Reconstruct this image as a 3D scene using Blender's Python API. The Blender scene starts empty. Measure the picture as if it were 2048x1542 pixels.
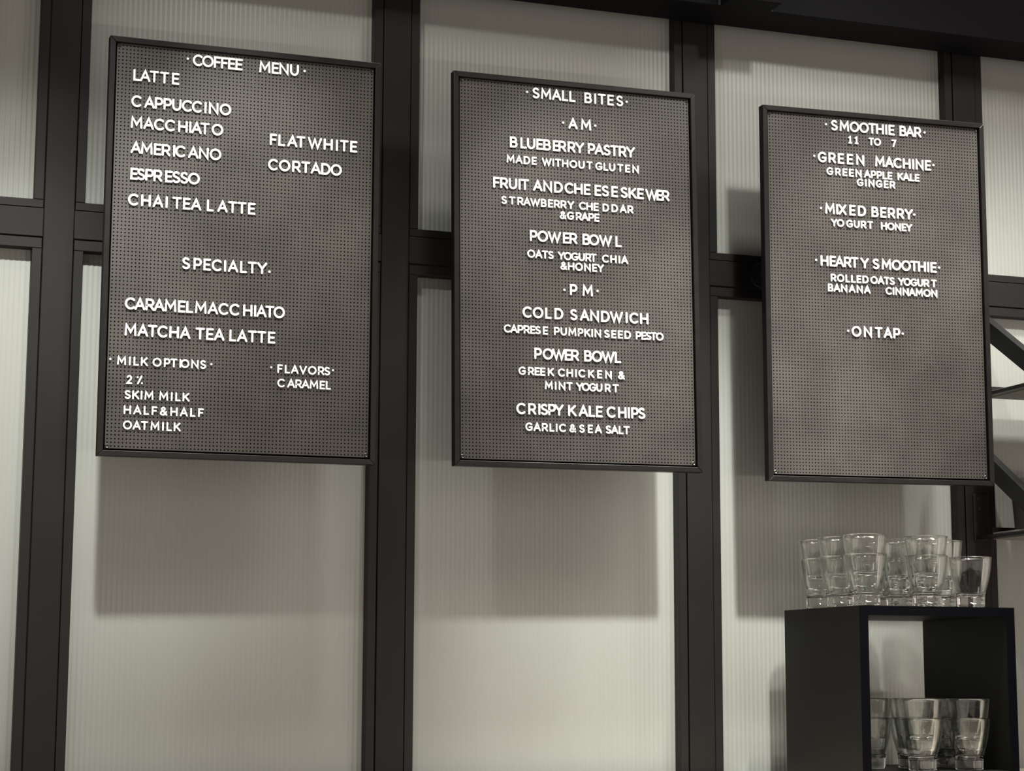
import bpy, bmesh, math
import numpy as np
from mathutils import Vector, Matrix

sc = bpy.context.scene
COL = sc.collection
Z0 = 2.0                     # height of the lower edge of the menu boards above the floor

# ------------------------------------------------------------------ camera
cam_d = bpy.data.cameras.new('camera'); cam = bpy.data.objects.new('camera', cam_d); COL.objects.link(cam)
def cam_basis(yaw, pitch, roll):
    f = Vector((math.sin(yaw)*math.cos(pitch), math.cos(yaw)*math.cos(pitch), math.sin(pitch)))
    r = Vector((math.cos(yaw), -math.sin(yaw), 0)); u = r.cross(f)
    r2 = r*math.cos(roll)+u*math.sin(roll); u2 = -r*math.sin(roll)+u*math.cos(roll)
    return r2, u2, f
r_, u_, f_ = cam_basis(.3292, .1479, .0031)
M = Matrix((r_, u_, -f_)).transposed().to_4x4(); M.translation = (-.5082, -4.1818, -.4689+Z0)
cam.matrix_world = M
cam_d.sensor_width = 36; cam_d.lens = 3933.19/2048*36; cam_d.clip_start = .05; cam_d.clip_end = 100
sc.camera = cam

# ------------------------------------------------------------------ light
w = bpy.data.worlds.new('room_ambience'); sc.world = w; w.use_nodes = True
bg = w.node_tree.nodes['Background']; bg.inputs[0].default_value = (1.0, .87, .76, 1); bg.inputs[1].default_value = .76
def soft(name, loc, aim, power, sx, sy, col=(1.0, .91, .81)):
    d = bpy.data.lights.new(name, 'AREA'); d.energy = power; d.shape = 'RECTANGLE'; d.size = sx; d.size_y = sy; d.color = col
    o = bpy.data.objects.new(name, d); COL.objects.link(o)
    o.location = (loc[0], loc[1], loc[2]+Z0)
    o.rotation_euler = (Vector(aim)-Vector(loc)).to_track_quat('-Z', 'Y').to_euler()
    return o
def spot(name, loc, aim, power, size_deg, blend, radius, col=(1.0, 1.0, .925)):
    d = bpy.data.lights.new(name, 'SPOT'); d.energy = power; d.spot_size = math.radians(size_deg); d.spot_blend = blend
    d.shadow_soft_size = radius; d.color = col
    o = bpy.data.objects.new(name, d); COL.objects.link(o)
    o.location = (loc[0], loc[1], loc[2]+Z0)
    o.rotation_euler = (Vector(aim)-Vector(loc)).to_track_quat('-Z', 'Y').to_euler()
    return o
for X, dx, zt, pw, ang in ((-.20, .02, .28, 120, 31), (-.20, .03, .00, 285, 30), (-.20, 1.25, .45, 46, 76),
                           (1.45, .0, -.50, 450, 33), (1.45, .45, .45, 95, 54), (2.75, -.30, .34, 125, 37)):
    spot('track_spotlight', (X, -1.25, 1.70), (X+dx, .25, zt), pw, ang, 1.0, .045)
for X, pw in ((-.65, 20), (.25, 45), (.80, 88), (1.50, 105), (2.25, 265)):
    spot('downward_spot', (X, -.68, 1.72), (X, .25, -1.3), pw, 62, 1.0, .08, (1.0, .97, .88))
for X in (.30, 1.08, 1.86):
    spot('board_fill_spot', (X, -1.25, 1.70), (X, 0, .50), 215, 26, .9, .045, (1.0, .97, .88))  # added lamps, lift the upper and middle part of the boards
for X, pw in ((2.5, 42),):
    soft('right_fill_light', (X, -1.9, 2.2), (X, -1.6, 0), pw, 1.1, 1.0)  # added soft fill for the right side, stands for no known fixture
soft('light_tube', (1.2, -3.6, -.60), (1.2, .2, .0), 24, 3.2, .05)
spot('downward_spot', (1.88, -.62, 1.72), (1.84, -.10, -.25), 420, 20, .8, .025)  # added lamp, only gives the tumblers their sparkle

sc.view_settings.view_transform = 'Standard'; sc.view_settings.look = 'None'
sc.view_settings.gamma = 1; sc.view_settings.use_curve_mapping = False; sc.view_settings.exposure = 0.0
sc.cycles.max_bounces = 16; sc.cycles.transmission_bounces = 16; sc.cycles.transparent_max_bounces = 48

# ------------------------------------------------------------------ materials
def mat(name, col, rough=.5, spec=.5, metal=0, noise=None, bump=None, trans=0, ior=1.5, coat=0):
    m = bpy.data.materials.new(name); m.use_nodes = True; nt = m.node_tree; b = nt.nodes['Principled BSDF']
    b.inputs['Base Color'].default_value = (*col, 1); b.inputs['Roughness'].default_value = rough
    b.inputs['Specular IOR Level'].default_value = spec; b.inputs['Metallic'].default_value = metal
    b.inputs['IOR'].default_value = ior; b.inputs['Transmission Weight'].default_value = trans
    b.inputs['Coat Weight'].default_value = coat
    tc = nt.nodes.new('ShaderNodeTexCoord')
    if noise:                       # (scale, detail, amount, stretch)
        mp = nt.nodes.new('ShaderNodeMapping'); mp.inputs['Scale'].default_value = noise[3]
        n = nt.nodes.new('ShaderNodeTexNoise'); n.inputs['Scale'].default_value = noise[0]; n.inputs['Detail'].default_value = noise[1]
        nt.links.new(tc.outputs['Object'], mp.inputs[0]); nt.links.new(mp.outputs[0], n.inputs['Vector'])
        r = nt.nodes.new('ShaderNodeMapRange'); r.inputs['From Min'].default_value = .3; r.inputs['From Max'].default_value = .7
        r.inputs['To Min'].default_value = 1-noise[2]; r.inputs['To Max'].default_value = 1+noise[2]
        nt.links.new(n.outputs['Fac'], r.inputs['Value'])
        mx = nt.nodes.new('ShaderNodeMix'); mx.data_type = 'RGBA'; mx.blend_type = 'MULTIPLY'; mx.inputs['Factor'].default_value = 1
        mx.inputs['A'].default_value = (*col, 1); nt.links.new(r.outputs[0], mx.inputs['B'])
        nt.links.new(mx.outputs['Result'], b.inputs['Base Color'])
    if bump:                        # (scale, strength, distance)
        n2 = nt.nodes.new('ShaderNodeTexNoise'); n2.inputs['Scale'].default_value = bump[0]; n2.inputs['Detail'].default_value = 3
        nt.links.new(tc.outputs['Object'], n2.inputs['Vector'])
        bp = nt.nodes.new('ShaderNodeBump'); bp.inputs['Strength'].default_value = bump[1]; bp.inputs['Distance'].default_value = bump[2]
        nt.links.new(n2.outputs['Fac'], bp.inputs['Height']); nt.links.new(bp.outputs[0], b.inputs['Normal'])
    return m
ISO = (1, 1, 1)
m_steel = mat('black_painted_steel', (.0070, .0060, .0058), .5, .2, noise=(6, 3, .15, ISO), bump=(300, .08, .0004))
m_bead = mat('black_painted_bead', (.0082, .0070, .0068), .48, .2, noise=(6, 3, .15, ISO))
m_pane = mat('ribbed_polycarbonate', (.261, .270, .254), .42, .45, noise=(3, 3, .05, (1, 1, .25)))
m_frame = mat('black_board_frame', (.004, .0035, .0035), .34, .3, noise=(30, 4, .35, (1, 1, 1)), bump=(120, .1, .0005))
m_panel = mat('black_pegboard_plastic', (.0315, .0282, .0262), .40, .5, noise=(7, 5, .30, ISO), bump=(900, .25, .0003))
m_void = mat('board_backing', (.001, .001, .001), .9, .0)
m_letter = mat('white_letter_plastic', (.86, .85, .82), .35, .5, noise=(40, 2, .04, ISO))
m_screw = mat('black_screw', (.05, .048, .045), .3, .6, metal=.6)
m_dark = mat('dark_bulkhead_paint', (.004, .0037, .0050), .7, .1, noise=(4, 3, .2, ISO))
m_cube = mat('black_laminate', (.0060, .0059, .0050), .5, .15, noise=(5, 3, .15, ISO))
m_cubef = mat('shaded_laminate_edge', (.0022, .0022, .0034), .8, .02)  # darker laminate, shade of the cube front put into the colour
m_glass0 = mat('clear_glass', (.97, .985, .97), 0.0, .5, trans=1.0, ior=1.5)
m_shelf = mat('black_bracket_steel', (.008, .008, .009), .42, .3, noise=(20, 3, .2, ISO))
m_board = mat('grey_shelf_board', (.22, .20, .18), .6, .4, noise=(12, 3, .1, ISO))
m_pot = mat('dark_grey_stoneware', (.060, .062, .056), .5, .4, noise=(14, 4, .2, ISO))
m_floor = mat('grey_concrete', (.22, .21, .20), .6, .3, noise=(3, 6, .25, ISO))
m_counter = mat('pale_bounce_counter_top', (.50, .44, .38), .35, .5, noise=(10, 5, .12, ISO))  # unseen top, paleness chosen to bounce light up to the panes
m_lamp = mat('black_lamp_housing', (.0025, .0025, .003), .7, .1)

def thin_glass(name):
    m = bpy.data.materials.new(name); m.use_nodes = True; nt = m.node_tree; nt.nodes.clear()
    o = nt.nodes.new('ShaderNodeOutputMaterial'); mx = nt.nodes.new('ShaderNodeMixShader')
    t = nt.nodes.new('ShaderNodeBsdfTransparent'); t.inputs[0].default_value = (.988, .991, .988, 1)
    g = nt.nodes.new('ShaderNodeBsdfGlossy'); g.inputs['Roughness'].default_value = .02; g.inputs['Color'].default_value = (.95, .97, .95, 1)
    f = nt.nodes.new('ShaderNodeLayerWeight'); f.inputs['Blend'].default_value = .34
    p = nt.nodes.new('ShaderNodeMath'); p.operation = 'MULTIPLY_ADD'; p.inputs[1].default_value = .60; p.inputs[2].default_value = .005; p.use_clamp = True
    nt.links.new(f.outputs['Fresnel'], p.inputs[0]); nt.links.new(p.outputs[0], mx.inputs[0])
    nt.links.new(t.outputs[0], mx.inputs[1]); nt.links.new(g.outputs[0], mx.inputs[2]); nt.links.new(mx.outputs[0], o.inputs[0])
    return m
m_glass = m_glass0
m_thin = thin_glass('clear_glass_wall')

# ------------------------------------------------------------------ helpers
def link(name, mesh, m, parent=None, loc=None):
    o = bpy.data.objects.new(name, mesh); COL.objects.link(o)
    if m is not None and not mesh.materials: mesh.materials.append(m)
    if parent is not None: o.parent = parent
    if loc is not None: o.location = loc
    return o
def fin(bm, name, m, parent=None, smooth=False, loc=None):
    me = bpy.data.meshes.new(name); bmesh.ops.recalc_face_normals(bm, faces=bm.faces)
    if smooth:
        for f in bm.faces: f.smooth = True
    bm.to_mesh(me); bm.free()
    return link(name, me, m, parent, loc)
def box_bm(bm, x0, x1, y0, y1, z0, z1, bev=0, seg=2):
    r = bmesh.ops.create_cube(bm, size=1); vs = r['verts']
    for v in vs:
        v.co = Vector(((x0+x1)/2+v.co.x*(x1-x0), (y0+y1)/2+v.co.y*(y1-y0), (z0+z1)/2+v.co.z*(z1-z0)))
    if bev:
        es = list({e for v in vs for e in v.link_edges})
        bmesh.ops.bevel(bm, geom=es, offset=bev, segments=seg, affect='EDGES', profile=.5)
def box(name, x0, x1, y0, y1, z0, z1, m, parent=None, bev=0, seg=2):
    bm = bmesh.new(); box_bm(bm, x0, x1, y0, y1, z0, z1, bev, seg)
    return fin(bm, name, m, parent)
def prism(name, poly, axis, a, b, m, parent=None, bev=0):
    """poly: points in the plane across `axis`; extruded from a to b"""
    bm = bmesh.new()
    def P(p, t): return {'x': (t, p[0], p[1]), 'y': (p[0], t, p[1]), 'z': (p[0], p[1], t)}[axis]
    v0 = [bm.verts.new(P(p, a)) for p in poly]; v1 = [bm.verts.new(P(p, b)) for p in poly]
    n = len(poly); bm.faces.new(v0); bm.faces.new(v1[::-1])
    for i in range(n): bm.faces.new((v0[i], v0[(i+1) % n], v1[(i+1) % n], v1[i]))
    bmesh.ops.recalc_face_normals(bm, faces=bm.faces)
    if bev: bmesh.ops.bevel(bm, geom=list(bm.edges), offset=bev, segments=2, affect='EDGES', profile=.5)
    return fin(bm, name, m, parent)
def lathe_bm(prof, n=48):
    bm = bmesh.new(); rings = []
    for r, z in prof:
        if r < 1e-6: rings.append([bm.verts.new((0, 0, z))])
        else: rings.append([bm.verts.new((r*math.cos(2*math.pi*k/n), r*math.sin(2*math.pi*k/n), z)) for k in range(n)])
    for A, B in zip(rings, rings[1:]):
        for k in range(n):
            k2 = (k+1) % n
            if len(A) == 1: bm.faces.new((A[0], B[k], B[k2]))
            elif len(B) == 1: bm.faces.new((A[k], A[k2], B[0]))
            else: bm.faces.new((A[k], A[k2], B[k2], B[k]))
    return bm
def cyl_y(name, r, x, y0, y1, z, m, parent=None, bev=0, n=40):
    prof = [(0, 0), (r, 0), (r, y1-y0), (0, y1-y0)] if not bev else [(0, 0), (r-bev, 0), (r, bev), (r, y1-y0), (0, y1-y0)]
    bm = lathe_bm(prof, n); bmesh.ops.transform(bm, matrix=Matrix.Rotation(-math.pi/2, 4, 'X'), verts=bm.verts)
    bmesh.ops.translate(bm, vec=(x, y0, z), verts=bm.verts)
    return fin(bm, name, m, parent)
def tag(o, label=None, cat=None, group=None, kind=None):
    if label: o['label'] = label
    if cat: o['category'] = cat
    if group: o['group'] = group
    if kind: o['kind'] = kind
    return o
def empty(name, loc=(0, 0, 0)):
    o = bpy.data.objects.new(name, None); COL.objects.link(o); o.location = loc; o.empty_display_size = .1
    return o

# ------------------------------------------------------------------ setting: dimensions (metres, relative to board bottoms)
D, G = .2146, .2496          # front plane of the steel posts, front of the glazing
X0, PP = -.0224, .7799       # right edge of the bead beside the first post; spacing of the posts
FACE0, BEADW = .0896, .0228
def face_l(i): return X0+i*PP-FACE0
def face_r(i): return X0+i*PP-BEADW
ZB0, ZB1 = .5024+Z0, .5673+Z0
ZTOP = 1.197+Z0

floor = tag(box('floor', -4, 6, -7, 1.2, -.1, 0, m_floor), 'grey concrete floor of the cafe', kind='structure')
ceil_ = tag(box('ceiling', -4, 6, -7, 1.2, 4.3, 4.4, m_dark), 'dark ceiling above the menu boards', kind='structure')

wall = tag(empty('wall_back', (0, D, 0)), 'black steel framed partition wall behind the menu boards', kind='structure')
def wpart(o):
    o.parent = wall; o.matrix_parent_inverse = Matrix.Translation((0, -D, 0)); return o
for i in range(-1, 5):
    wpart(box('post', face_l(i), face_r(i), D, D+.11, 0, 3.9, m_steel, bev=.0015))
for i in range(-1, 4):
    wpart(box('beam', face_r(i)+.0002, face_l(i+1)-.0002, D+.0001, D+.11, ZB0, ZB1, m_steel, bev=.0015))
wpart(box('sill', face_l(-1), face_r(4), D-.01, D+.12, 0, .12, m_steel, bev=.002))
wpart(box('header_beam', face_l(-1)-.1, face_r(4)+.1, D-.002, D+.11, 1.2215+Z0, 3.9, m_steel, bev=.0015))
wpart(box('header_trim', face_l(-1)-.1, face_r(4)+.1, D-.008, D-.002, 1.2275+Z0, 1.30+Z0, m_steel, bev=.001))
tag(box('trim_1', -4, 6, .069, D-.0085, 1.177+Z0, 4.3, m_dark, bev=.002), 'black bulkhead above the glazed wall', kind='structure')

def ribbed(x0, x1, z0, z1, period=.0116, amp=.00042, per=8):
    n = int(round((x1-x0)/period))*per
    xs = [x0+(x1-x0)*k/n for k in range(n+1)]
    vs = []; fs = []
    for k, x in enumerate(xs):
        y = amp*(math.cos(2*math.pi*k/per))
        # four rows keep the quads short
        vs += [(x, y, z0), (x, y, z1)]
    for k in range(n): fs.append((2*k, 2*k+2, 2*k+3, 2*k+1))
    a = len(vs); vs += [(x0, .010, z0), (x0, .010, z1), (x1, .010, z0), (x1, .010, z1)]
    fs.append((a+1, a+3, a+2, a)); fs.append((0, 1, a+1, a)); fs.append((2*n, a+2, a+3, 2*n+1))
    me = bpy.data.meshes.new('pane'); me.from_pydata(vs, [], fs); me.update()
    for p in me.polygons: p.use_smooth = len(p.vertices) == 4 and p.index < n
    return me
wn = 0
names = ['behind and left of the coffee menu edge', 'behind the coffee menu', 'behind the small bites menu', 'behind the smoothie menu', 'right of the smoothie menu']
GAP = .0018
for i in range(-1, 4):
    a, b = face_r(i)+GAP, face_l(i+1)-GAP
    for up in (0, 1):
        wn += 1
        z0, z1 = (ZB1+GAP, 1.2205+Z0) if up else (.121, ZB0-GAP)
        hb, ht = (.0185, .0235) if up else (.024, .0235)
        root = empty('window_%d' % wn, ((a+b)/2, G, z0))
        tag(root, ('upper' if up else 'lower')+' opal ribbed pane '+names[i+1], kind='structure')
        yb0, yb1 = D+.003, G+.002
        cx = (a+b)/2
        def bead(x0, x1, zz0, zz1): 
            return box('glazing_bead', x0-cx, x1-cx, yb0-G, yb1-G, zz0-z0, zz1-z0, m_bead, root, bev=.0009, seg=1)
        bead(a, b, z0, z0+hb); bead(a, b, z1-ht, z1)
        bead(a, a+BEADW-GAP, z0+hb+.0006, z1-ht-.0006); bead(b-BEADW+GAP, b, z0+hb+.0006, z1-ht-.0006)
        link('pane', ribbed(a-cx+.004, b-cx-.004, .004, z1-z0-.004), m_pane, root)

# ------------------------------------------------------------------ menu boards
BW, BH, FD = .6079, .9144, .024
FWI = .0125
PITCH = .0081
NX, NZ = 71, 109
def panel_mesh():
    m = .0046; hw = (NX-1)*PITCH/2; hz = (NZ-1)*PITCH/2; r = .00172; dep = .0045
    # lattice of half pitches
    vs = []; fs = []
    gx, gz = 2*NX+1, 2*NZ+1
    h = PITCH/2
    for j in range(gz):
        for i in range(gx): vs.append((-hw-h+i*h, 0, -hz-h+j*h))
    base = len(vs)
    ang = [math.radians(225+45*k) for k in range(8)]
    ring = [(-1, -1), (0, -1), (1, -1), (1, 0), (1, 1), (0, 1), (-1, 1), (-1, 0)]
    cs = [(r*math.cos(a), r*math.sin(a)) for a in ang]
    n = base
    for j in range(NZ):
        for i in range(NX):
            cx, cz = -hw+i*PITCH, -hz+j*PITCH; ci, cj = 2*i+1, 2*j+1
            o = [(cj+dj)*gx+ci+di for di, dj in ring]
            for c in cs: vs.append((cx+c[0], 0, cz+c[1]))
            for c in cs: vs.append((cx+c[0], dep, cz+c[1]))
            for k in range(8):
                k2 = (k+1) & 7
                fs.append((o[k], o[k2], n+k2, n+k)); fs.append((n+k, n+k2, n+8+k2, n+8+k))
            n += 16
    # plain margin round the lattice, with its own outer edge
    X1, Z1 = hw+m, hz+m; xi, zi = hw+h, hz+h
    b = len(vs)
    vs += [(-X1, 0, -Z1), (X1, 0, -Z1), (X1, 0, Z1), (-X1, 0, Z1), (-xi, 0, -zi), (xi, 0, -zi), (xi, 0, zi), (-xi, 0, zi),
           (-X1, dep, -Z1), (X1, dep, -Z1), (X1, dep, Z1), (-X1, dep, Z1)]
    for k in range(4):
        k2 = (k+1) % 4
        fs.append((b+k, b+k2, b+4+k2, b+4+k)); fs.append((b+k2, b+k, b+8+k, b+8+k2))
    me = bpy.data.meshes.new('pegboard_panel'); me.from_pydata(vs, [], fs); me.update()
    me.materials.append(m_panel)
    return me
PANEL = panel_mesh()
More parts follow.
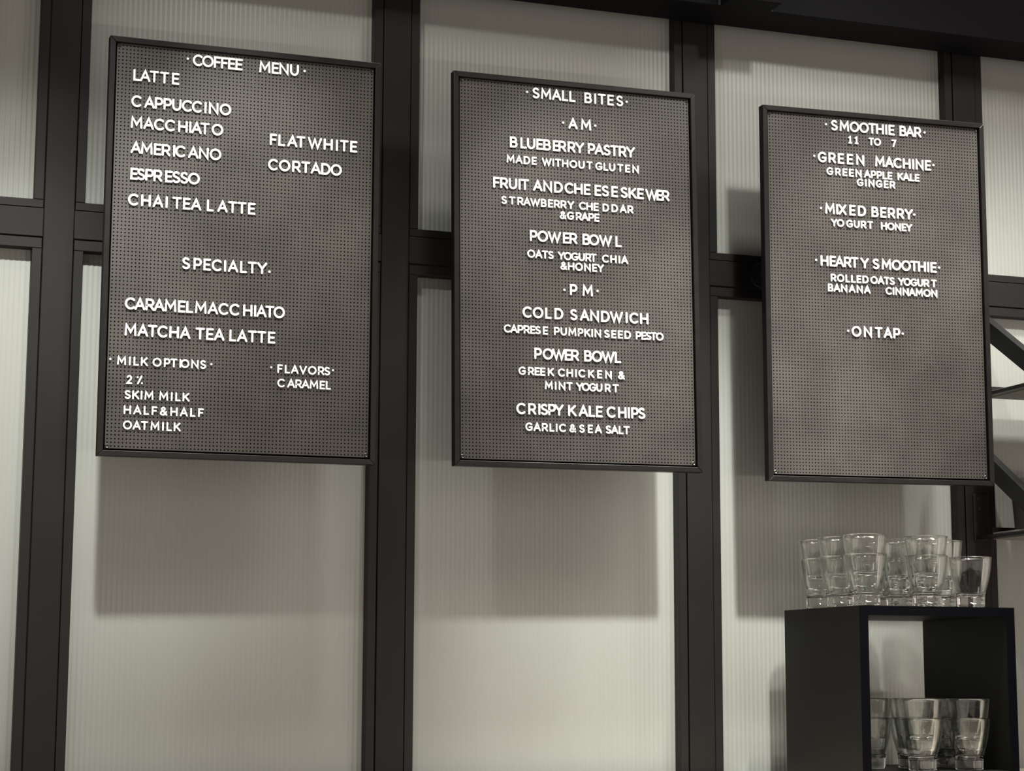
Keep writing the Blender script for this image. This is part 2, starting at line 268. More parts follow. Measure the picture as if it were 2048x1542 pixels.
LETTERS = ['C,-0.1122,0.4078,B;O,-0.0901,0.4078,B;F,-0.0688,0.4078,B;F,-0.053,0.4078,B;E,-0.0369,0.4078,B;E,-0.0206,0.4078,B;M,0.0373,0.4078,B;E,0.0611,0.4078,B;N,0.0806,0.4078,B;U,0.1043,0.4078,B;.,-0.1345,0.422,B;.,0.1278,0.4211,B;L,-0.2443,0.3612,B;A,-0.2262,0.3612,B;T,-0.2065,0.3612,B;T,-0.1844,0.3612,B;E,-0.1599,0.3612,B;C,-0.2432,0.3029,B;A,-0.2153,0.3029,B;P,-0.1948,0.3029,B;P,-0.1759,0.3029,B;U,-0.156,0.3029,B;C,-0.1331,0.3029,B;C,-0.1113,0.3029,B;I,-0.0929,0.3029,B;N,-0.0749,0.3029,B;O,-0.0487,0.3029,B;M,-0.2418,0.2557,B;A,-0.2158,0.2557,B;C,-0.1929,0.2557,B;C,-0.1691,0.2557,B;H,-0.1413,0.2557,B;I,-0.1252,0.2557,B;A,-0.1112,0.2557,B;T,-0.0929,0.2557,B;O,-0.0653,0.2557,B;A,-0.2417,0.2001,B;M,-0.2182,0.2001,B;E,-0.1946,0.2001,B;R,-0.1764,0.2001,B;I,-0.159,0.2001,B;C,-0.1451,0.2001,B;A,-0.117,0.2001,B;N,-0.094,0.2001,B;O,-0.0683,0.2001,B;E,-0.2436,0.142,B;S,-0.2288,0.142,B;P,-0.2107,0.142,B;R,-0.1926,0.142,B;E,-0.1687,0.142,B;S,-0.1527,0.142,B;S,-0.1354,0.142,B;O,-0.1141,0.142,B;C,-0.2437,0.0851,B;H,-0.2168,0.0851,B;A,-0.1907,0.0851,B;I,-0.1722,0.0851,B;T,-0.1497,0.0851,B;E,-0.1283,0.0851,B;A,-0.1079,0.0851,B;L,-0.0767,0.0851,B;A,-0.0498,0.0851,B;T,-0.0277,0.0851,B;T,-0.007,0.0851,B;E,0.0151,0.0851,B;F,0.06,0.2449,B;L,0.0789,0.2449,B;A,0.103,0.2449,B;T,0.1222,0.2449,B;W,0.1542,0.2449,B;H,0.1847,0.2449,B;I,0.2048,0.2449,B;T,0.2215,0.2449,B;E,0.2438,0.2449,B;C,0.0607,0.1881,B;O,0.0866,0.1881,B;R,0.1134,0.1881,B;T,0.1344,0.1881,B;A,0.1574,0.1881,B;D,0.1803,0.1881,B;O,0.2042,0.1881,B;S,-0.1264,-0.0463,B;P,-0.1012,-0.0463,B;E,-0.0803,-0.0463,B;C,-0.0589,-0.0463,B;I,-0.0411,-0.0463,B;A,-0.0233,-0.0463,B;L,-0.0003,-0.0463,B;T,0.019,-0.0463,B;Y,0.0409,-0.0463,B;.,0.0577,-0.0399,B;C,-0.2438,-0.1418,B;A,-0.223,-0.1418,B;R,-0.2016,-0.1418,B;A,-0.1818,-0.1418,B;M,-0.1575,-0.1418,B;E,-0.1331,-0.1418,B;L,-0.1159,-0.1418,B;M,-0.0918,-0.1418,B;A,-0.0654,-0.1418,B;C,-0.042,-0.1418,B;C,-0.0178,-0.1418,B;H,0.0113,-0.1418,B;I,0.0275,-0.1418,B;A,0.0416,-0.1418,B;T,0.0601,-0.1418,B;O,0.0811,-0.1418,B;M,-0.2413,-0.1988,B;A,-0.2151,-0.1988,B;T,-0.1946,-0.1988,B;C,-0.1728,-0.1988,B;H,-0.1481,-0.1988,B;A,-0.1242,-0.1988,B;T,-0.0918,-0.1988,B;E,-0.0704,-0.1988,B;A,-0.0501,-0.1988,B;L,-0.0203,-0.1988,B;A,0.0003,-0.1988,B;T,0.0225,-0.1988,B;T,0.0433,-0.1988,B;E,0.0655,-0.1988,B;M,-0.2583,-0.2624,S;I,-0.241,-0.2624,S;L,-0.2274,-0.2624,S;K,-0.2099,-0.2624,S;O,-0.1829,-0.2624,S;P,-0.1614,-0.2624,S;T,-0.147,-0.2624,S;I,-0.133,-0.2624,S;O,-0.123,-0.2624,S;N,-0.1014,-0.2624,S;S,-0.0836,-0.2624,S;.,-0.2821,-0.2511,S;.,-0.0658,-0.2515,S;2,-0.2407,-0.3023,S;%,-0.2187,-0.3023,S;S,-0.2435,-0.3349,S;K,-0.2261,-0.3349,S;I,-0.2139,-0.3349,S;M,-0.198,-0.3349,S;M,-0.1667,-0.3349,S;I,-0.1495,-0.3349,S;L,-0.1359,-0.3349,S;K,-0.1185,-0.3349,S;H,-0.243,-0.3673,S;A,-0.2218,-0.3673,S;L,-0.2026,-0.3673,S;F,-0.1853,-0.3673,S;&,-0.1661,-0.3673,S;H,-0.1438,-0.3673,S;A,-0.1225,-0.3673,S;L,-0.1031,-0.3673,S;F,-0.0857,-0.3673,S;O,-0.2419,-0.4,S;A,-0.2223,-0.4,S;T,-0.2059,-0.4,S;M,-0.1835,-0.4,S;I,-0.1665,-0.4,S;L,-0.1531,-0.4,S;K,-0.1359,-0.4,S;F,0.0857,-0.2631,S;L,0.1021,-0.2631,S;A,0.1186,-0.2631,S;V,0.1373,-0.2631,S;O,0.1579,-0.2631,S;R,0.1779,-0.2631,S;S,0.1916,-0.2631,S;.,0.0661,-0.2517,S;.,0.2049,-0.251,S;C,0.0889,-0.2944,S;A,0.1109,-0.2944,S;R,0.1277,-0.2944,S;A,0.1433,-0.2944,S;M,0.1623,-0.2944,S;E,0.1814,-0.2944,S;L,0.195,-0.2944,S', 'S,-0.1019,0.409,B;M,-0.0767,0.409,B;A,-0.0505,0.409,B;L,-0.0291,0.409,B;L,-0.0107,0.409,B;B,0.0289,0.409,B;I,0.0467,0.409,B;T,0.0636,0.409,B;E,0.0862,0.409,B;S,0.1091,0.409,B;.,-0.1235,0.4226,B;.,0.1273,0.4216,B;A,-0.0101,0.3432,B;M,0.0228,0.3432,B;.,-0.0345,0.3565,B;.,0.0462,0.3561,B;B,-0.158,0.2862,B;L,-0.1335,0.2862,B;U,-0.115,0.2862,B;E,-0.0937,0.2862,B;B,-0.0755,0.2862,B;E,-0.0527,0.2862,B;R,-0.0375,0.2862,B;R,-0.0144,0.2862,B;Y,0.0059,0.2862,B;P,0.0357,0.2862,B;A,0.0551,0.2862,B;S,0.0748,0.2862,B;T,0.0935,0.2862,B;R,0.1145,0.2862,B;Y,0.135,0.2862,B;M,-0.1659,0.2491,S;A,-0.1451,0.2491,S;D,-0.1257,0.2491,S;E,-0.1075,0.2491,S;W,-0.0768,0.2491,S;I,-0.0604,0.2491,S;T,-0.0486,0.2491,S;H,-0.0309,0.2491,S;O,-0.0103,0.2491,S;U,0.0102,0.2491,S;T,0.0304,0.2491,S;G,0.054,0.2491,S;L,0.0717,0.2491,S;U,0.0874,0.2491,S;T,0.108,0.2491,S;E,0.1271,0.2491,S;N,0.1471,0.2491,S;F,-0.2006,0.1871,B;R,-0.182,0.1871,B;U,-0.1604,0.1871,B;I,-0.1443,0.1871,B;T,-0.1313,0.1871,B;A,-0.0995,0.1871,B;N,-0.075,0.1871,B;D,-0.0482,0.1871,B;C,-0.0213,0.1871,B;H,0.0016,0.1871,B;E,0.0238,0.1871,B;E,0.0507,0.1871,B;S,0.0693,0.1871,B;E,0.0931,0.1871,B;S,0.1169,0.1871,B;K,0.1385,0.1871,B;E,0.1589,0.1871,B;W,0.1874,0.1871,B;E,0.2083,0.1871,B;R,0.2235,0.1871,B;S,-0.1823,0.1506,S;T,-0.1626,0.1506,S;R,-0.1426,0.1506,S;A,-0.1262,0.1506,S;W,-0.1061,0.1506,S;B,-0.0852,0.1506,S;E,-0.068,0.1506,S;R,-0.0524,0.1506,S;R,-0.036,0.1506,S;Y,-0.0179,0.1506,S;C,0.0116,0.1506,S;H,0.0288,0.1506,S;E,0.0455,0.1506,S;D,0.0699,0.1506,S;D,0.0925,0.1506,S;A,0.1139,0.1506,S;R,0.1323,0.1506,S;&,-0.0376,0.1249,S;G,-0.0187,0.1249,S;R,0.0018,0.1249,S;A,0.017,0.1249,S;P,0.033,0.1249,S;E,0.0473,0.1249,S;P,-0.1109,0.0677,B;O,-0.0883,0.0677,B;W,-0.0592,0.0677,B;E,-0.0301,0.0677,B;R,-0.0124,0.0677,B;B,0.0198,0.0677,B;O,0.0391,0.0677,B;W,0.0682,0.0677,B;L,0.1009,0.0677,B;O,-0.117,0.0284,S;A,-0.0984,0.0284,S;T,-0.083,0.0284,S;S,-0.0685,0.0284,S;Y,-0.043,0.0284,S;O,-0.027,0.0284,S;G,-0.0093,0.0284,S;U,0.0078,0.0284,S;R,0.0243,0.0284,S;T,0.0373,0.0284,S;C,0.0676,0.0284,S;H,0.0874,0.0284,S;I,0.1024,0.0284,S;A,0.1157,0.0284,S;&,-0.0373,0.0048,S;H,-0.0189,0.0048,S;O,0.0007,0.0048,S;N,0.0218,0.0048,S;E,0.0401,0.0048,S;Y,0.0546,0.0048,S;P,-0.0133,-0.0539,B;M,0.0216,-0.0539,B;.,-0.0358,-0.0425,B;.,0.0465,-0.0403,B;C,-0.1277,-0.1125,B;O,-0.1014,-0.1125,B;L,-0.0761,-0.1125,B;D,-0.0504,-0.1125,B;S,-0.0136,-0.1125,B;A,0.0133,-0.1125,B;N,0.038,-0.1125,B;D,0.065,-0.1125,B;W,0.0929,-0.1125,B;I,0.1184,-0.1125,B;C,0.1371,-0.1125,B;H,0.163,-0.1125,B;C,-0.1762,-0.1497,S;A,-0.1604,-0.1497,S;P,-0.1445,-0.1497,S;R,-0.1295,-0.1497,S;E,-0.1145,-0.1497,S;S,-0.102,-0.1497,S;E,-0.0836,-0.1497,S;P,-0.0557,-0.1497,S;U,-0.0389,-0.1497,S;M,-0.0177,-0.1497,S;P,0.0028,-0.1497,S;K,0.0196,-0.1497,S;I,0.0315,-0.1497,S;N,0.0457,-0.1497,S;S,0.0682,-0.1497,S;E,0.0857,-0.1497,S;E,0.1022,-0.1497,S;D,0.1205,-0.1497,S;P,0.148,-0.1497,S;E,0.1614,-0.1497,S;S,0.1733,-0.1497,S;T,0.1861,-0.1497,S;O,0.2017,-0.1497,S;P,-0.1024,-0.2076,B;O,-0.0782,-0.2076,B;W,-0.0515,-0.2076,B;E,-0.0287,-0.2076,B;R,-0.0117,-0.2076,B;B,0.0204,-0.2076,B;O,0.0428,-0.2076,B;W,0.0706,-0.2076,B;L,0.095,-0.2076,B;G,-0.141,-0.2457,S;R,-0.1198,-0.2457,S;E,-0.1047,-0.2457,S;E,-0.0911,-0.2457,S;K,-0.0713,-0.2457,S;C,-0.0454,-0.2457,S;H,-0.0252,-0.2457,S;I,-0.0098,-0.2457,S;C,0.005,-0.2457,S;K,0.0279,-0.2457,S;E,0.0491,-0.2457,S;N,0.0708,-0.2457,S;&,0.103,-0.2457,S;M,-0.0768,-0.2769,S;I,-0.06,-0.2769,S;N,-0.0446,-0.2769,S;T,-0.026,-0.2769,S;Y,-0.0014,-0.2769,S;O,0.0139,-0.2769,S;G,0.0309,-0.2769,S;U,0.0474,-0.2769,S;R,0.0685,-0.2769,S;T,0.0882,-0.2769,S;C,-0.1445,-0.3364,B;R,-0.1177,-0.3364,B;I,-0.1005,-0.3364,B;S,-0.0884,-0.3364,B;P,-0.0696,-0.3364,B;Y,-0.0524,-0.3364,B;K,-0.02,-0.3364,B;A,0.0074,-0.3364,B;L,0.0284,-0.3364,B;E,0.047,-0.3364,B;C,0.0765,-0.3364,B;H,0.1038,-0.3364,B;I,0.1203,-0.3364,B;P,0.1355,-0.3364,B;S,0.1526,-0.3364,B;G,-0.1255,-0.3739,S;A,-0.1061,-0.3739,S;R,-0.0873,-0.3739,S;L,-0.0701,-0.3739,S;I,-0.0587,-0.3739,S;C,-0.0441,-0.3739,S;&,-0.0195,-0.3739,S;S,0.0033,-0.3739,S;E,0.0241,-0.3739,S;A,0.0438,-0.3739,S;S,0.0688,-0.3739,S;A,0.0845,-0.3739,S;L,0.1006,-0.3739,S;T,0.114,-0.3739,S', 'S,-0.1108,0.4076,B;M,-0.0836,0.4076,B;O,-0.0559,0.4076,B;O,-0.0297,0.4076,B;T,-0.0074,0.4076,B;H,0.0141,0.4076,B;I,0.0313,0.4076,B;E,0.0464,0.4076,B;B,0.0777,0.4076,B;A,0.0974,0.4076,B;R,0.1189,0.4076,B;.,-0.133,0.4213,B;.,0.1385,0.4215,B;1,-0.0686,0.3777,S;1,-0.0512,0.3777,S;T,-0.0107,0.3777,S;O,0.0063,0.3777,S;7,0.0515,0.3777,S;G,-0.1451,0.3252,B;R,-0.1185,0.3252,B;E,-0.0945,0.3252,B;E,-0.0698,0.3252,B;N,-0.0422,0.3252,B;M,0.0116,0.3252,B;A,0.0378,0.3252,B;C,0.061,0.3252,B;H,0.0858,0.3252,B;I,0.1038,0.3252,B;N,0.1217,0.3252,B;E,0.1452,0.3252,B;.,-0.1664,0.3395,B;.,0.1608,0.3401,B;G,-0.1253,0.2949,S;R,-0.1035,0.2949,S;E,-0.0844,0.2949,S;E,-0.0669,0.2949,S;N,-0.0476,0.2949,S;A,-0.0236,0.2949,S;P,-0.0065,0.2949,S;P,0.0095,0.2949,S;L,0.0244,0.2949,S;E,0.0388,0.2949,S;K,0.0676,0.2949,S;A,0.0837,0.2949,S;L,0.0998,0.2949,S;E,0.1141,0.2949,S;G,-0.0436,0.2725,S;I,-0.0283,0.2725,S;N,-0.0128,0.2725,S;G,0.0083,0.2725,S;E,0.0278,0.2725,S;R,0.045,0.2725,S;M,-0.1273,0.1976,B;I,-0.1078,0.1976,B;X,-0.0935,0.1976,B;E,-0.0663,0.1976,B;D,-0.0406,0.1976,B;B,-0.005,0.1976,B;E,0.018,0.1976,B;R,0.0404,0.1976,B;R,0.0649,0.1976,B;Y,0.0879,0.1976,B;.,-0.1509,0.2107,B;.,0.1037,0.2104,B;Y,-0.1169,0.1672,S;O,-0.0995,0.1672,S;G,-0.0749,0.1672,S;U,-0.0557,0.1672,S;R,-0.0371,0.1672,S;T,-0.0188,0.1672,S;H,0.0186,0.1672,S;O,0.0376,0.1672,S;N,0.0569,0.1672,S;E,0.0741,0.1672,S;Y,0.0876,0.1672,S;H,-0.1448,0.0677,B;E,-0.1223,0.0677,B;A,-0.1043,0.0677,B;R,-0.0826,0.0677,B;T,-0.0638,0.0677,B;Y,-0.0365,0.0677,B;S,-0.0058,0.0677,B;M,0.0228,0.0677,B;O,0.0505,0.0677,B;O,0.0768,0.0677,B;T,0.0991,0.0677,B;H,0.1207,0.0677,B;I,0.138,0.0677,B;E,0.1531,0.0677,B;.,-0.1669,0.0808,B;.,0.1687,0.0807,B;R,-0.1217,0.0306,S;O,-0.1024,0.0306,S;L,-0.0831,0.0306,S;L,-0.0681,0.0306,S;E,-0.0527,0.0306,S;D,-0.0352,0.0306,S;O,-0.012,0.0306,S;A,0.0069,0.0306,S;T,0.0226,0.0306,S;S,0.0374,0.0306,S;Y,0.0623,0.0306,S;O,0.0788,0.0306,S;G,0.0971,0.0306,S;U,0.1148,0.0306,S;R,0.132,0.0306,S;T,0.1526,0.0306,S;B,-0.1301,0.0057,S;A,-0.113,0.0057,S;N,-0.0937,0.0057,S;A,-0.072,0.0057,S;N,-0.0515,0.0057,S;A,-0.0309,0.0057,S;C,0.0277,0.0057,S;I,0.0403,0.0057,S;N,0.054,0.0057,S;N,0.0738,0.0057,S;A,0.0918,0.0057,S;M,0.1113,0.0057,S;O,0.1327,0.0057,S;N,0.1529,0.0057,S;O,-0.0628,-0.1023,B;N,-0.0321,-0.1023,B;T,-0.0027,-0.1023,B;A,0.0225,-0.1023,B;P,0.0465,-0.1023,B;.,-0.085,-0.0891,B;.,0.0631,-0.0894,B']
# ---- letters: rounded strokes, one mesh per character and size
def arc(cx, cz, rx, rz, a0, a1, n=12):
    return [(cx+rx*math.cos(math.radians(a0+(a1-a0)*k/n)), cz+rz*math.sin(math.radians(a0+(a1-a0)*k/n))) for k in range(n+1)]
# widths at cap height 1 (outer), strokes drawn in a box 0..1 x 0..1 (skeleton, fitted inside the outer size)
WID = dict(A=.86, B=.70, C=.86, D=.80, E=.62, F=.60, G=.90, H=.78, I=.19, K=.76, L=.58, M=.95, N=.80, O=.96, P=.68, R=.72, S=.66, T=.76,
           U=.76, V=.86, W=1.22, X=.8, Y=.84)
WID.update({'&': .82, '1': .5, '2': .62, '7': .62, '%': .70, '.': .2})
def sk(c):
    if c == 'A': return [[(0, 0), (.5, 1), (1, 0)], [(.17, .32), (.83, .32)]]
    if c == 'B': return [[(.6, .53), (0, .53)], [(0, 0), (0, 1), (.55, 1)]+arc(.55, .765, .34, .235, 90, -90)+[(.6, .53)]+arc(.6, .265, .4, .265, 90, -90)+[(0, 0)]]
    if c == 'C': return [arc(.56, .5, .56, .5, 48, 312, 24)]
    if c == 'D': return [[(0, 0), (0, 1), (.42, 1)]+arc(.42, .5, .58, .5, 90, -90, 18)+[(0, 0)]]
    if c == 'E': return [[(1, 0), (0, 0), (0, 1), (1, 1)], [(0, .51), (.88, .51)]]
    if c == 'F': return [[(0, 0), (0, 1), (1, 1)], [(0, .5), (.86, .5)]]
    if c == 'G': return [arc(.53, .5, .53, .5, 48, 318, 24)+[(.95, .46), (.56, .46)]]
    if c == 'H': return [[(0, 0), (0, 1)], [(1, 0), (1, 1)], [(0, .5), (1, .5)]]
    if c == 'I': return [[(.5, 0), (.5, 1)]]
    if c == 'K': return [[(0, 0), (0, 1)], [(.92, 1), (.02, .36)], [(.3, .57), (1, 0)]]
    if c == 'L': return [[(0, 1), (0, 0), (1, 0)]]
    if c == 'M': return [[(0, 0), (.06, 1), (.5, .28), (.94, 1), (1, 0)]]
    if c == 'N': return [[(0, 0), (0, 1), (1, 0), (1, 1)]]
    if c == 'O': return [arc(.5, .5, .5, .5, 0, 360, 32)]
    if c == 'P': return [[(0, 0), (0, 1), (.55, 1)]+arc(.6, .7, .4, .3, 90, -90)+[(0, .4)]]
    if c == 'R': return [[(0, 0), (0, 1), (.55, 1)]+arc(.58, .71, .38, .29, 90, -90)+[(0, .42)], [(.5, .42), (1, 0)]]
    if c == 'S': return [arc(.5, .75, .45, .25, 35, 200, 10)[:10]+[(.14, .62), (.35, .53), (.65, .47), (.86, .40)]+arc(.5, .25, .5, .25, 20, -150, 12)]
    if c == 'T': return [[(0, 1), (1, 1)], [(.5, 1), (.5, 0)]]
    if c == 'U': return [[(0, 1), (0, .4)]+arc(.5, .4, .5, .4, 180, 360, 16)+[(1, 1)]]
    if c == 'V': return [[(0, 1), (.5, 0), (1, 1)]]
    if c == 'W': return [[(0, 1), (.27, 0), (.5, .9), (.73, 0), (1, 1)]]
    if c == 'X': return [[(0, 1), (1, 0)], [(1, 1), (0, 0)]]
    if c == 'Y': return [[(0, 1), (.5, .45), (1, 1)], [(.5, .45), (.5, 0)]]
    if c == '&': return [[(1, 0), (.22, .72)]+arc(.45, .8, .25, .2, 200, -30, 12)+[(.15, .42)]+arc(.4, .22, .38, .22, 140, 300, 12)+[(.95, .42)]]
    if c == '1': return [[(.05, .84), (.55, 1), (.55, 0)], [(0, 0), (1, 0)]]
    if c == '2': return [arc(.47, .72, .45, .28, 160, -25, 12)+[(.05, 0), (1, 0)]]
    if c == '7': return [[(0, 1), (1, 1), (.35, 0)]]
    if c == '%': return [[(.85, 1), (.15, 0)], [(.06, .86), (.07, .86)], [(.95, .06), (.96, .06)]]
def ribbon(bm, pts, w, y0, y1):
    """rounded stroke of width w along pts, from depth y0 (front) to y1"""
    P = [Vector(p) for p in pts]; q = [P[0]]
    for p in P[1:]:
        if (p-q[-1]).length > 1e-6: q.append(p)
    P = q; n = len(P); h = w/2
    closed = (P[0]-P[-1]).length < 1e-5
    L = []; Rr = []
    for i in range(n):
        if closed and i in (0, n-1): a, b = P[-2], P[1]
        else: a, b = P[max(i-1, 0)], P[min(i+1, n-1)]
        d1 = (P[i]-a).normalized() if (P[i]-a).length > 1e-9 else (b-P[i]).normalized()
        d2 = (b-P[i]).normalized() if (b-P[i]).length > 1e-9 else d1
        t = d1+d2
        if t.length < .2: t = d2
        t.normalize(); nn = Vector((-t.y, t.x)); k = nn.dot(Vector((-d2.y, d2.x)))
        s = h/max(k, .45)
        L.append(P[i]+nn*s); Rr.append(P[i]-nn*s)
    def cap(c, d, first):
        a0 = math.atan2(d.y, d.x)
        return [c+Vector((math.cos(a0+math.pi/2+math.pi*k/6), math.sin(a0+math.pi/2+math.pi*k/6)))*h for k in range(1, 6)]
    ring = None
    def V(p, y): return bm.verts.new((p.x, y, p.y))
    Lf = [V(p, y0) for p in L]; Lb = [V(p, y1) for p in L]; Rf = [V(p, y0) for p in Rr]; Rb = [V(p, y1) for p in Rr]
    for i in range(n-1):
        bm.faces.new((Lf[i], Rf[i], Rf[i+1], Lf[i+1]))
        bm.faces.new((Lf[i+1], Lb[i+1], Lb[i], Lf[i])); bm.faces.new((Rf[i], Rb[i], Rb[i+1], Rf[i+1]))
    if not closed:
        c0 = cap(P[0], P[1]-P[0], True); f = [V(p, y0) for p in c0]; b = [V(p, y1) for p in c0]
        bm.faces.new([Lf[0]]+f+[Rf[0]])
        sf = [Lf[0]]+f+[Rf[0]]; sb = [Lb[0]]+b+[Rb[0]]
        for i in range(len(sf)-1): bm.faces.new((sf[i], sb[i], sb[i+1], sf[i+1]))
        c1 = cap(P[-1], P[-2]-P[-1], False); f = [V(p, y0) for p in c1]; b = [V(p, y1) for p in c1]
        bm.faces.new([Rf[-1]]+f+[Lf[-1]])
        sf = [Rf[-1]]+f+[Lf[-1]]; sb = [Rb[-1]]+b+[Lb[-1]]
        for i in range(len(sf)-1): bm.faces.new((sf[i], sb[i], sb[i+1], sf[i+1]))
SIZES = {'B': (.0258, .0262, .0043), 'S': (.0188, .0196, .0033)}
GLY = {}
def glyph(c, s):
    if (c, s) in GLY: return GLY[(c, s)]
    H, WU, w = SIZES[s]
    bm = bmesh.new()
    if c == '.':
        r = .0028 if s == 'B' else .0023
        b2 = lathe_bm([(0, 0), (r*.75, 0), (r, .0008), (r, .003), (0, .003)], 14)
        bmesh.ops.transform(b2, matrix=Matrix.Rotation(-math.pi/2, 4, 'X'), verts=b2.verts)
        bmesh.ops.translate(b2, vec=(0, -.0045, 0), verts=b2.verts)
        me = bpy.data.meshes.new('letter'); b2.to_mesh(me); b2.free(); bm.free()
    else:
        W = max(WID[c]*WU-w, 1e-4); Hh = H-w
        for k, st in enumerate(sk(c)):
            pts = [((p[0]-.5)*W, p[1]*Hh+w/2) for p in st]
            ww = w*(1.1 if (c == '%' and k) else 1)
            ribbon(bm, pts, ww, -.0048-.00012*k, -.0016)
        me = bpy.data.meshes.new('letter'); bm.to_mesh(me); bm.free()
    me.materials.append(m_letter)
    GLY[(c, s)] = me
    return me
def screw_mesh():
    bm = lathe_bm([(0, .0012), (.0016, .0012), (.0018, -.0002), (.0036, -.0012), (.0048, -.0004), (.0048, .0006), (0, .0006)], 24)
    bmesh.ops.transform(bm, matrix=Matrix.Rotation(-math.pi/2, 4, 'X'), verts=bm.verts)
    me = bpy.data.meshes.new('screw'); bm.to_mesh(me); bm.free(); me.materials.append(m_screw); return me
SCREW = screw_mesh()
def rail(kind, parent):
    """one mitred side of the frame, in the board's own axes (centre origin)"""
    a, b = BW/2, BH/2; t = FWI
    q = {'left': [(-a, -b), (-a, b), (-a+t, b-t), (-a+t, -b+t)], 'right': [(a, -b), (a, b), (a-t, b-t), (a-t, -b+t)],
         'top': [(-a, b), (a, b), (a-t, b-t), (-a+t, b-t)], 'bottom': [(-a, -b), (a, -b), (a-t, -b+t), (-a+t, -b+t)]}[kind]
    return prism('frame_rail', q, 'y', 0, FD, m_frame, parent, bev=.0012)
POSES = [(-.0052, -.0037, -.0050, .0088, .0231, -.0052), (.0012, .0015, .0051, .0044, -.0004, -.0102), (.0040, -.0042, -.0001, -.0245, .0212, -.0104)]
BLAB = ['black pegboard menu headed coffee menu, leftmost of the three boards', 'black pegboard menu headed small bites, the middle board',
        'black pegboard menu headed smoothie bar, the right board above the tumblers']
for bi in range(3):
    dx, dy, dz, yaw, tilt, roll = POSES[bi]
    root = empty('menu_board')
    Mb = Matrix.Rotation(yaw, 4, 'Z') @ Matrix.Rotation(tilt, 4, 'X') @ Matrix.Rotation(roll, 4, 'Y')
    Mb.translation = (bi*PP+dx+BW/2, dy, BH/2+dz+Z0)
    root.matrix_world = Mb
    tag(root, BLAB[bi], 'menu board', 'letter boards hanging on the wall')
    for k in ('left', 'right', 'top', 'bottom'): rail(k, root)
    link('pegboard_panel', PANEL, m_panel, root, (.0011, .0092, .0020))
    box('backing', -BW/2+.005, BW/2-.005, .0150, FD-.002, -BH/2+.005, BH/2-.005, m_void, root)
    hx, hz = (NX-1)*PITCH/2, (NZ-1)*PITCH/2
    for sx in (-1, 1):
        for sz in (-1, 1): link('screw', SCREW, m_screw, root, (sx*hx+.0011, .0092, sz*hz+.0020))
    for t in LETTERS[bi].split(';'):
        c, x, z, s = t.split(',')
        link('letter', glyph(c, s), m_letter, root, (float(x)+.0007, .0092, float(z)+.0012))
    # two stand-off brackets fixed to the beam behind
    inv = Mb.inverted()
    for k, X in enumerate((bi*PP+.095, bi*PP+BW-.095)):
        if face_l(bi+1)-.02 < X: X = face_l(bi+1)-.05
        z = .535+Z0
        p = inv @ Vector((X, D, z)); yb = FD-.001
        br = cyl_y('wall_bracket', .033, 0, -.011, 0, 0, m_shelf, root, bev=.0015)
        br.location = p
        br.rotation_euler = Mb.to_3x3().inverted().to_euler()
        arm = cyl_y('bracket_arm', .009, 0, -(p.y-yb)+.004, -.009, 0, m_shelf, br)
        sc1 = cyl_y('bracket_screw', .0042, -.004, -.0135, -.010, .002, m_screw, br, bev=.001, n=16)

# ------------------------------------------------------------------ fixture on the bulkhead
fx = empty('fixture_housing', (1.5525, .069, 1.175+Z0)); tag(fx, 'black box fixture on the bulkhead above the right edge of the small bites board', 'fixture')
box('housing', -.0685, .0685, -.066, 0, 0, .12, m_lamp, fx, bev=.003)
box('mounting_plate', -.075, .075, -.004, 0, .002, .16, m_shelf, fx, bev=.001)

# ------------------------------------------------------------------ counter and cube shelf
ct = empty('back_counter', (1.2, -.1, 0)); tag(ct, 'back counter, top made pale to bounce light, under the menu boards, just below the picture', 'counter')
box('worktop', -2.4, 2.4, -.42, .30, 1.27, 1.31, m_counter, ct, bev=.003)
box('cabinet_body', -2.4, 2.4, -.38, .30, 0, 1.27, m_dark, ct)
cub = empty('cube_shelf', (1.657, -.25, 1.31)); tag(cub, 'black open cube shelf holding tumblers on top and inside', 'shelf')
CW, CD, CZ, CT = .400, .370, .3855, .0215
box('side_panel', 0, CT, 0, CD, 0, CZ, m_cube, cub, bev=.0008); box('side_panel', CW-CT, CW, 0, CD, 0, CZ, m_cube, cub, bev=.0008)
box('top_panel', CT, CW-CT, 0, CD, CZ-CT, CZ, m_cube, cub, bev=.0008); box('bottom_panel', CT, CW-CT, 0, CD, 0, CT*.8, m_cube, cub, bev=.0008)
bm = bmesh.new()
for q in ((0, CT, 0, CZ), (CW-CT, CW, 0, CZ), (CT, CW-CT, CZ-CT, CZ), (CT, CW-CT, 0, CT*.8)): box_bm(bm, q[0], q[1], -.0008, .0001, q[2], q[3])
fin(bm, 'shaded_edge_strips', m_cubef, cub)  # strips added to carry the shaded colour on the front edges
CUBE_TOP = 1.31+CZ; CUBE_IN = 1.31+CT*.8

# ------------------------------------------------------------------ tumblers
H1 = .1165
def tumbler_mesh(h=H1, R=.0500):
    out = [(0, .0015), (.024, .0012), (.0285, .0), (.0312, .0018), (.0318, .008), (.0322, .020), (.0325, .029), (.0340, .0335), (.0342, .0365), (.0355, .042),
           (.0385, .052), (.0420, .064), (.0452, .078), (.0476, .094), (R-.0008, .110), (R-.0002, h-.0012), (R-.0010, h)]
    inn = [(R-.0022, h-.0006), (R-.0032, .110), (.0449, .094), (.0425, .078), (.0394, .064), (.0362, .053), (.0340, .0448), (.0318, .0395), (.0300, .0335),
           (.0285, .0290), (.0255, .0262), (.018, .0252), (0, .0250)]
    k = h/.1165
    bm = lathe_bm([(r, z*k) for r, z in out+inn], 56); bmesh.ops.recalc_face_normals(bm, faces=bm.faces)
    for f in bm.faces:
        f.smooth = True
        if .0335*k < f.calc_center_median().z < .1145*k: f.material_index = 1
    me = bpy.data.meshes.new('tumbler'); bm.to_mesh(me); bm.free(); me.materials.append(m_glass); me.materials.append(m_thin); return me
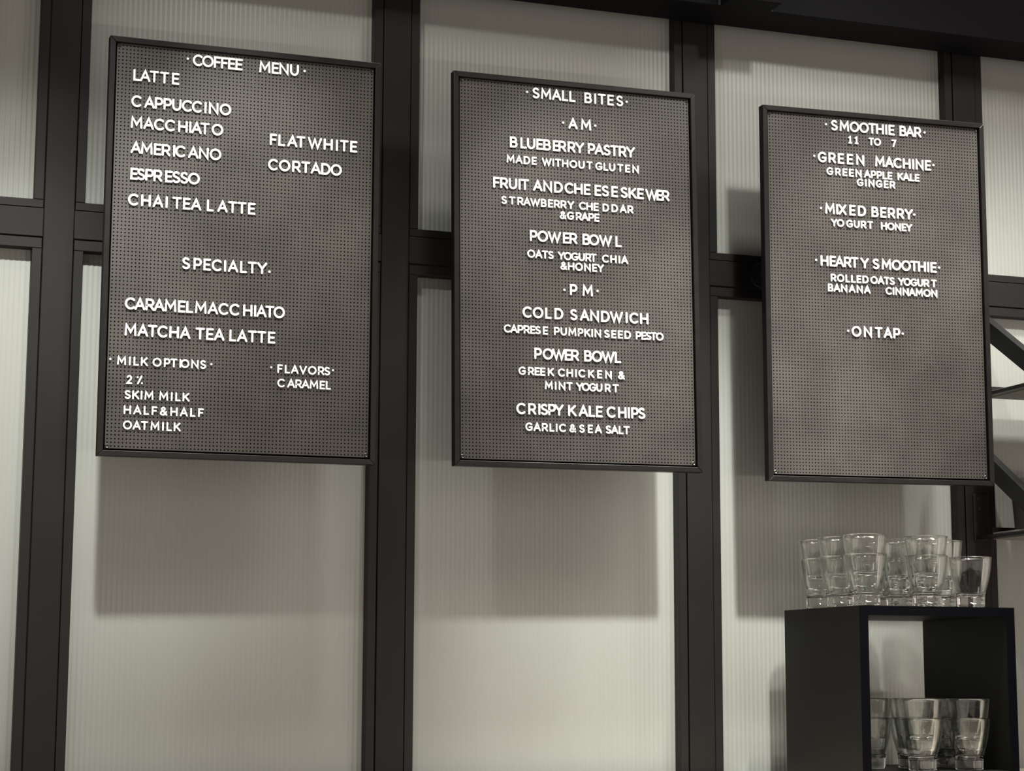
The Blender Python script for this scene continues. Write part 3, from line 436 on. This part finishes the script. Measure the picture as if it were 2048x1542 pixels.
TUM = tumbler_mesh()
STEP = .0445
def tum(x, y, z, label, group, scale=1.0):
    o = link('tumbler', TUM, m_glass, None, (x, y, z)); tag(o, label, 'glass', group); o.rotation_euler.z = x*7
    if scale != 1.0: o.scale = (scale,)*3
    return o
GT, GI = 'tumblers on top of the cube shelf', 'tumblers inside the cube shelf'
def stack(x, y, z, where, group):
    tum(x, y, z+.0004, 'lower clear tumbler in '+where, group)
    tum(x, y, z+.0004+STEP, 'upper clear tumbler in '+where, group)
stack(1.690, .000, CUBE_TOP, 'the leftmost stack of two on the cube shelf', GT)
stack(1.690, -.104, CUBE_TOP, 'the second stack from left on the cube shelf', GT)
stack(1.699, -.2065, CUBE_TOP, 'the front stack nearest the left corner', GT)
stack(1.859, -.078, CUBE_TOP, 'the half hidden stack between front stacks', GT)
stack(1.857, -.205, CUBE_TOP, 'the front stack at the middle of the cube shelf', GT)
stack(1.968, -.088, CUBE_TOP, 'the back right stack behind the single tumbler', GT)
stack(1.866, .052, CUBE_TOP, 'the hidden stack at the back middle of the cube shelf, doubled to shade the pane', GT)  # upper tumbler added to deepen the shade on the pane behind
stack(1.972, .045, CUBE_TOP, 'the hidden stack added at the back right corner to shade the pane', GT)  # unseen stack, added to block light from the pane behind the cube
tum(1.979, -.194, CUBE_TOP+.0004, 'single clear unstacked tumbler at the front right of the cube shelf top', GT)
stack(1.779, -.072, CUBE_IN, 'the inside stack cut off by the left side panel', GI)
stack(1.884, -.072, CUBE_IN, 'the inside stack at the back behind the middle one', GI)
stack(1.984, -.072, CUBE_IN, 'the inside stack at the back right', GI)
stack(1.842, -.191, CUBE_IN, 'the inside stack at the front middle', GI)
stack(1.964, -.190, CUBE_IN, 'the inside stack at the front right', GI)
def tall():
    h = .169
    out = [(0, .0015), (.026, .001), (.0300, 0), (.0335, .002), (.0355, .010), (.0380, .026), (.0400, .050), (.0420, .090), (.0440, .140), (.0450, h-.001), (.0442, h)]
    inn = [(.0432, h-.0005), (.0418, .140), (.0398, .090), (.0376, .050), (.0350, .030), (.030, .0215), (.018, .0185), (0, .018)]
    out = [(r, min(z, h)) for r, z in out]
    bm = lathe_bm(out+inn, 56)
    for f in bm.faces:
        if .022 < f.calc_center_median().z < h-.003: f.material_index = 1
    o = fin(bm, 'tall_tumbler', m_glass, None, True, (2.187, -.20, 1.3102)); o.data.materials.append(m_thin)
    return o
tag(tall(), 'tall clear glass at the right edge, beside the cube shelf', 'glass')

# ------------------------------------------------------------------ bracket shelves on the right
def wall_shelf(zarm, zbrace, label, tall_plate):
    """zarm: underside of the arms at the wall; zbrace: upper end of the diagonal brace at the wall"""
    root = empty('wall_shelf', (2.262, D, zarm+Z0)); tag(root, label, 'shelf', 'braced shelves at the right edge')
    for k, xo in enumerate((0.0, PP)):
        box('bracket_arm', xo-.010, xo+.016, -.372, -.0005, 0, .009, m_shelf, root, bev=.001)
        zt = zbrace-zarm; r = .0
        prism('diagonal_brace', [(-.004, zt), (-.004, zt-.056), (-.290, .0092), (-.372, .0092)], 'x', xo-.010, xo+.014, m_shelf, root, bev=.001)
        mp = box('mounting_plate', xo-.014, xo+.030, -.0048, -.0002, -.002, .118 if tall_plate else .256, m_shelf, root, bev=.001)
        for zz in (.080, .106): cyl_y('bolt', .0045, xo+.0, -.0085, -.0048, zz, m_screw, mp, bev=.001, n=6)
    box('back_rail', .0165, PP-.0105, -.042, -.037, .0005, .030, m_shelf, root, bev=.001)
    box('shelf_board', .0162, PP-.0102, -.372, -.0424, -.0015, .0165, m_board, root, bev=.001)
wall_shelf(.251, .499, 'upper black bracket shelf with diagonal braces at the right edge', False)
wall_shelf(-.113, .143, 'lower black bracket shelf with diagonal braces at the right edge', True)
pt = empty('storage_pot', (2.370, .085, -.113+.0168+Z0)); tag(pt, 'dark grey tapered pot on the lower right shelf, cut by the picture edge', 'pot')
fin(lathe_bm([(0, 0), (.066, 0), (.070, .004), (.0775, .115), (.0790, .130), (.0760, .130), (.0745, .115), (.067, .006), (0, .006)], 48), 'pot_body', m_pot, pt, True)
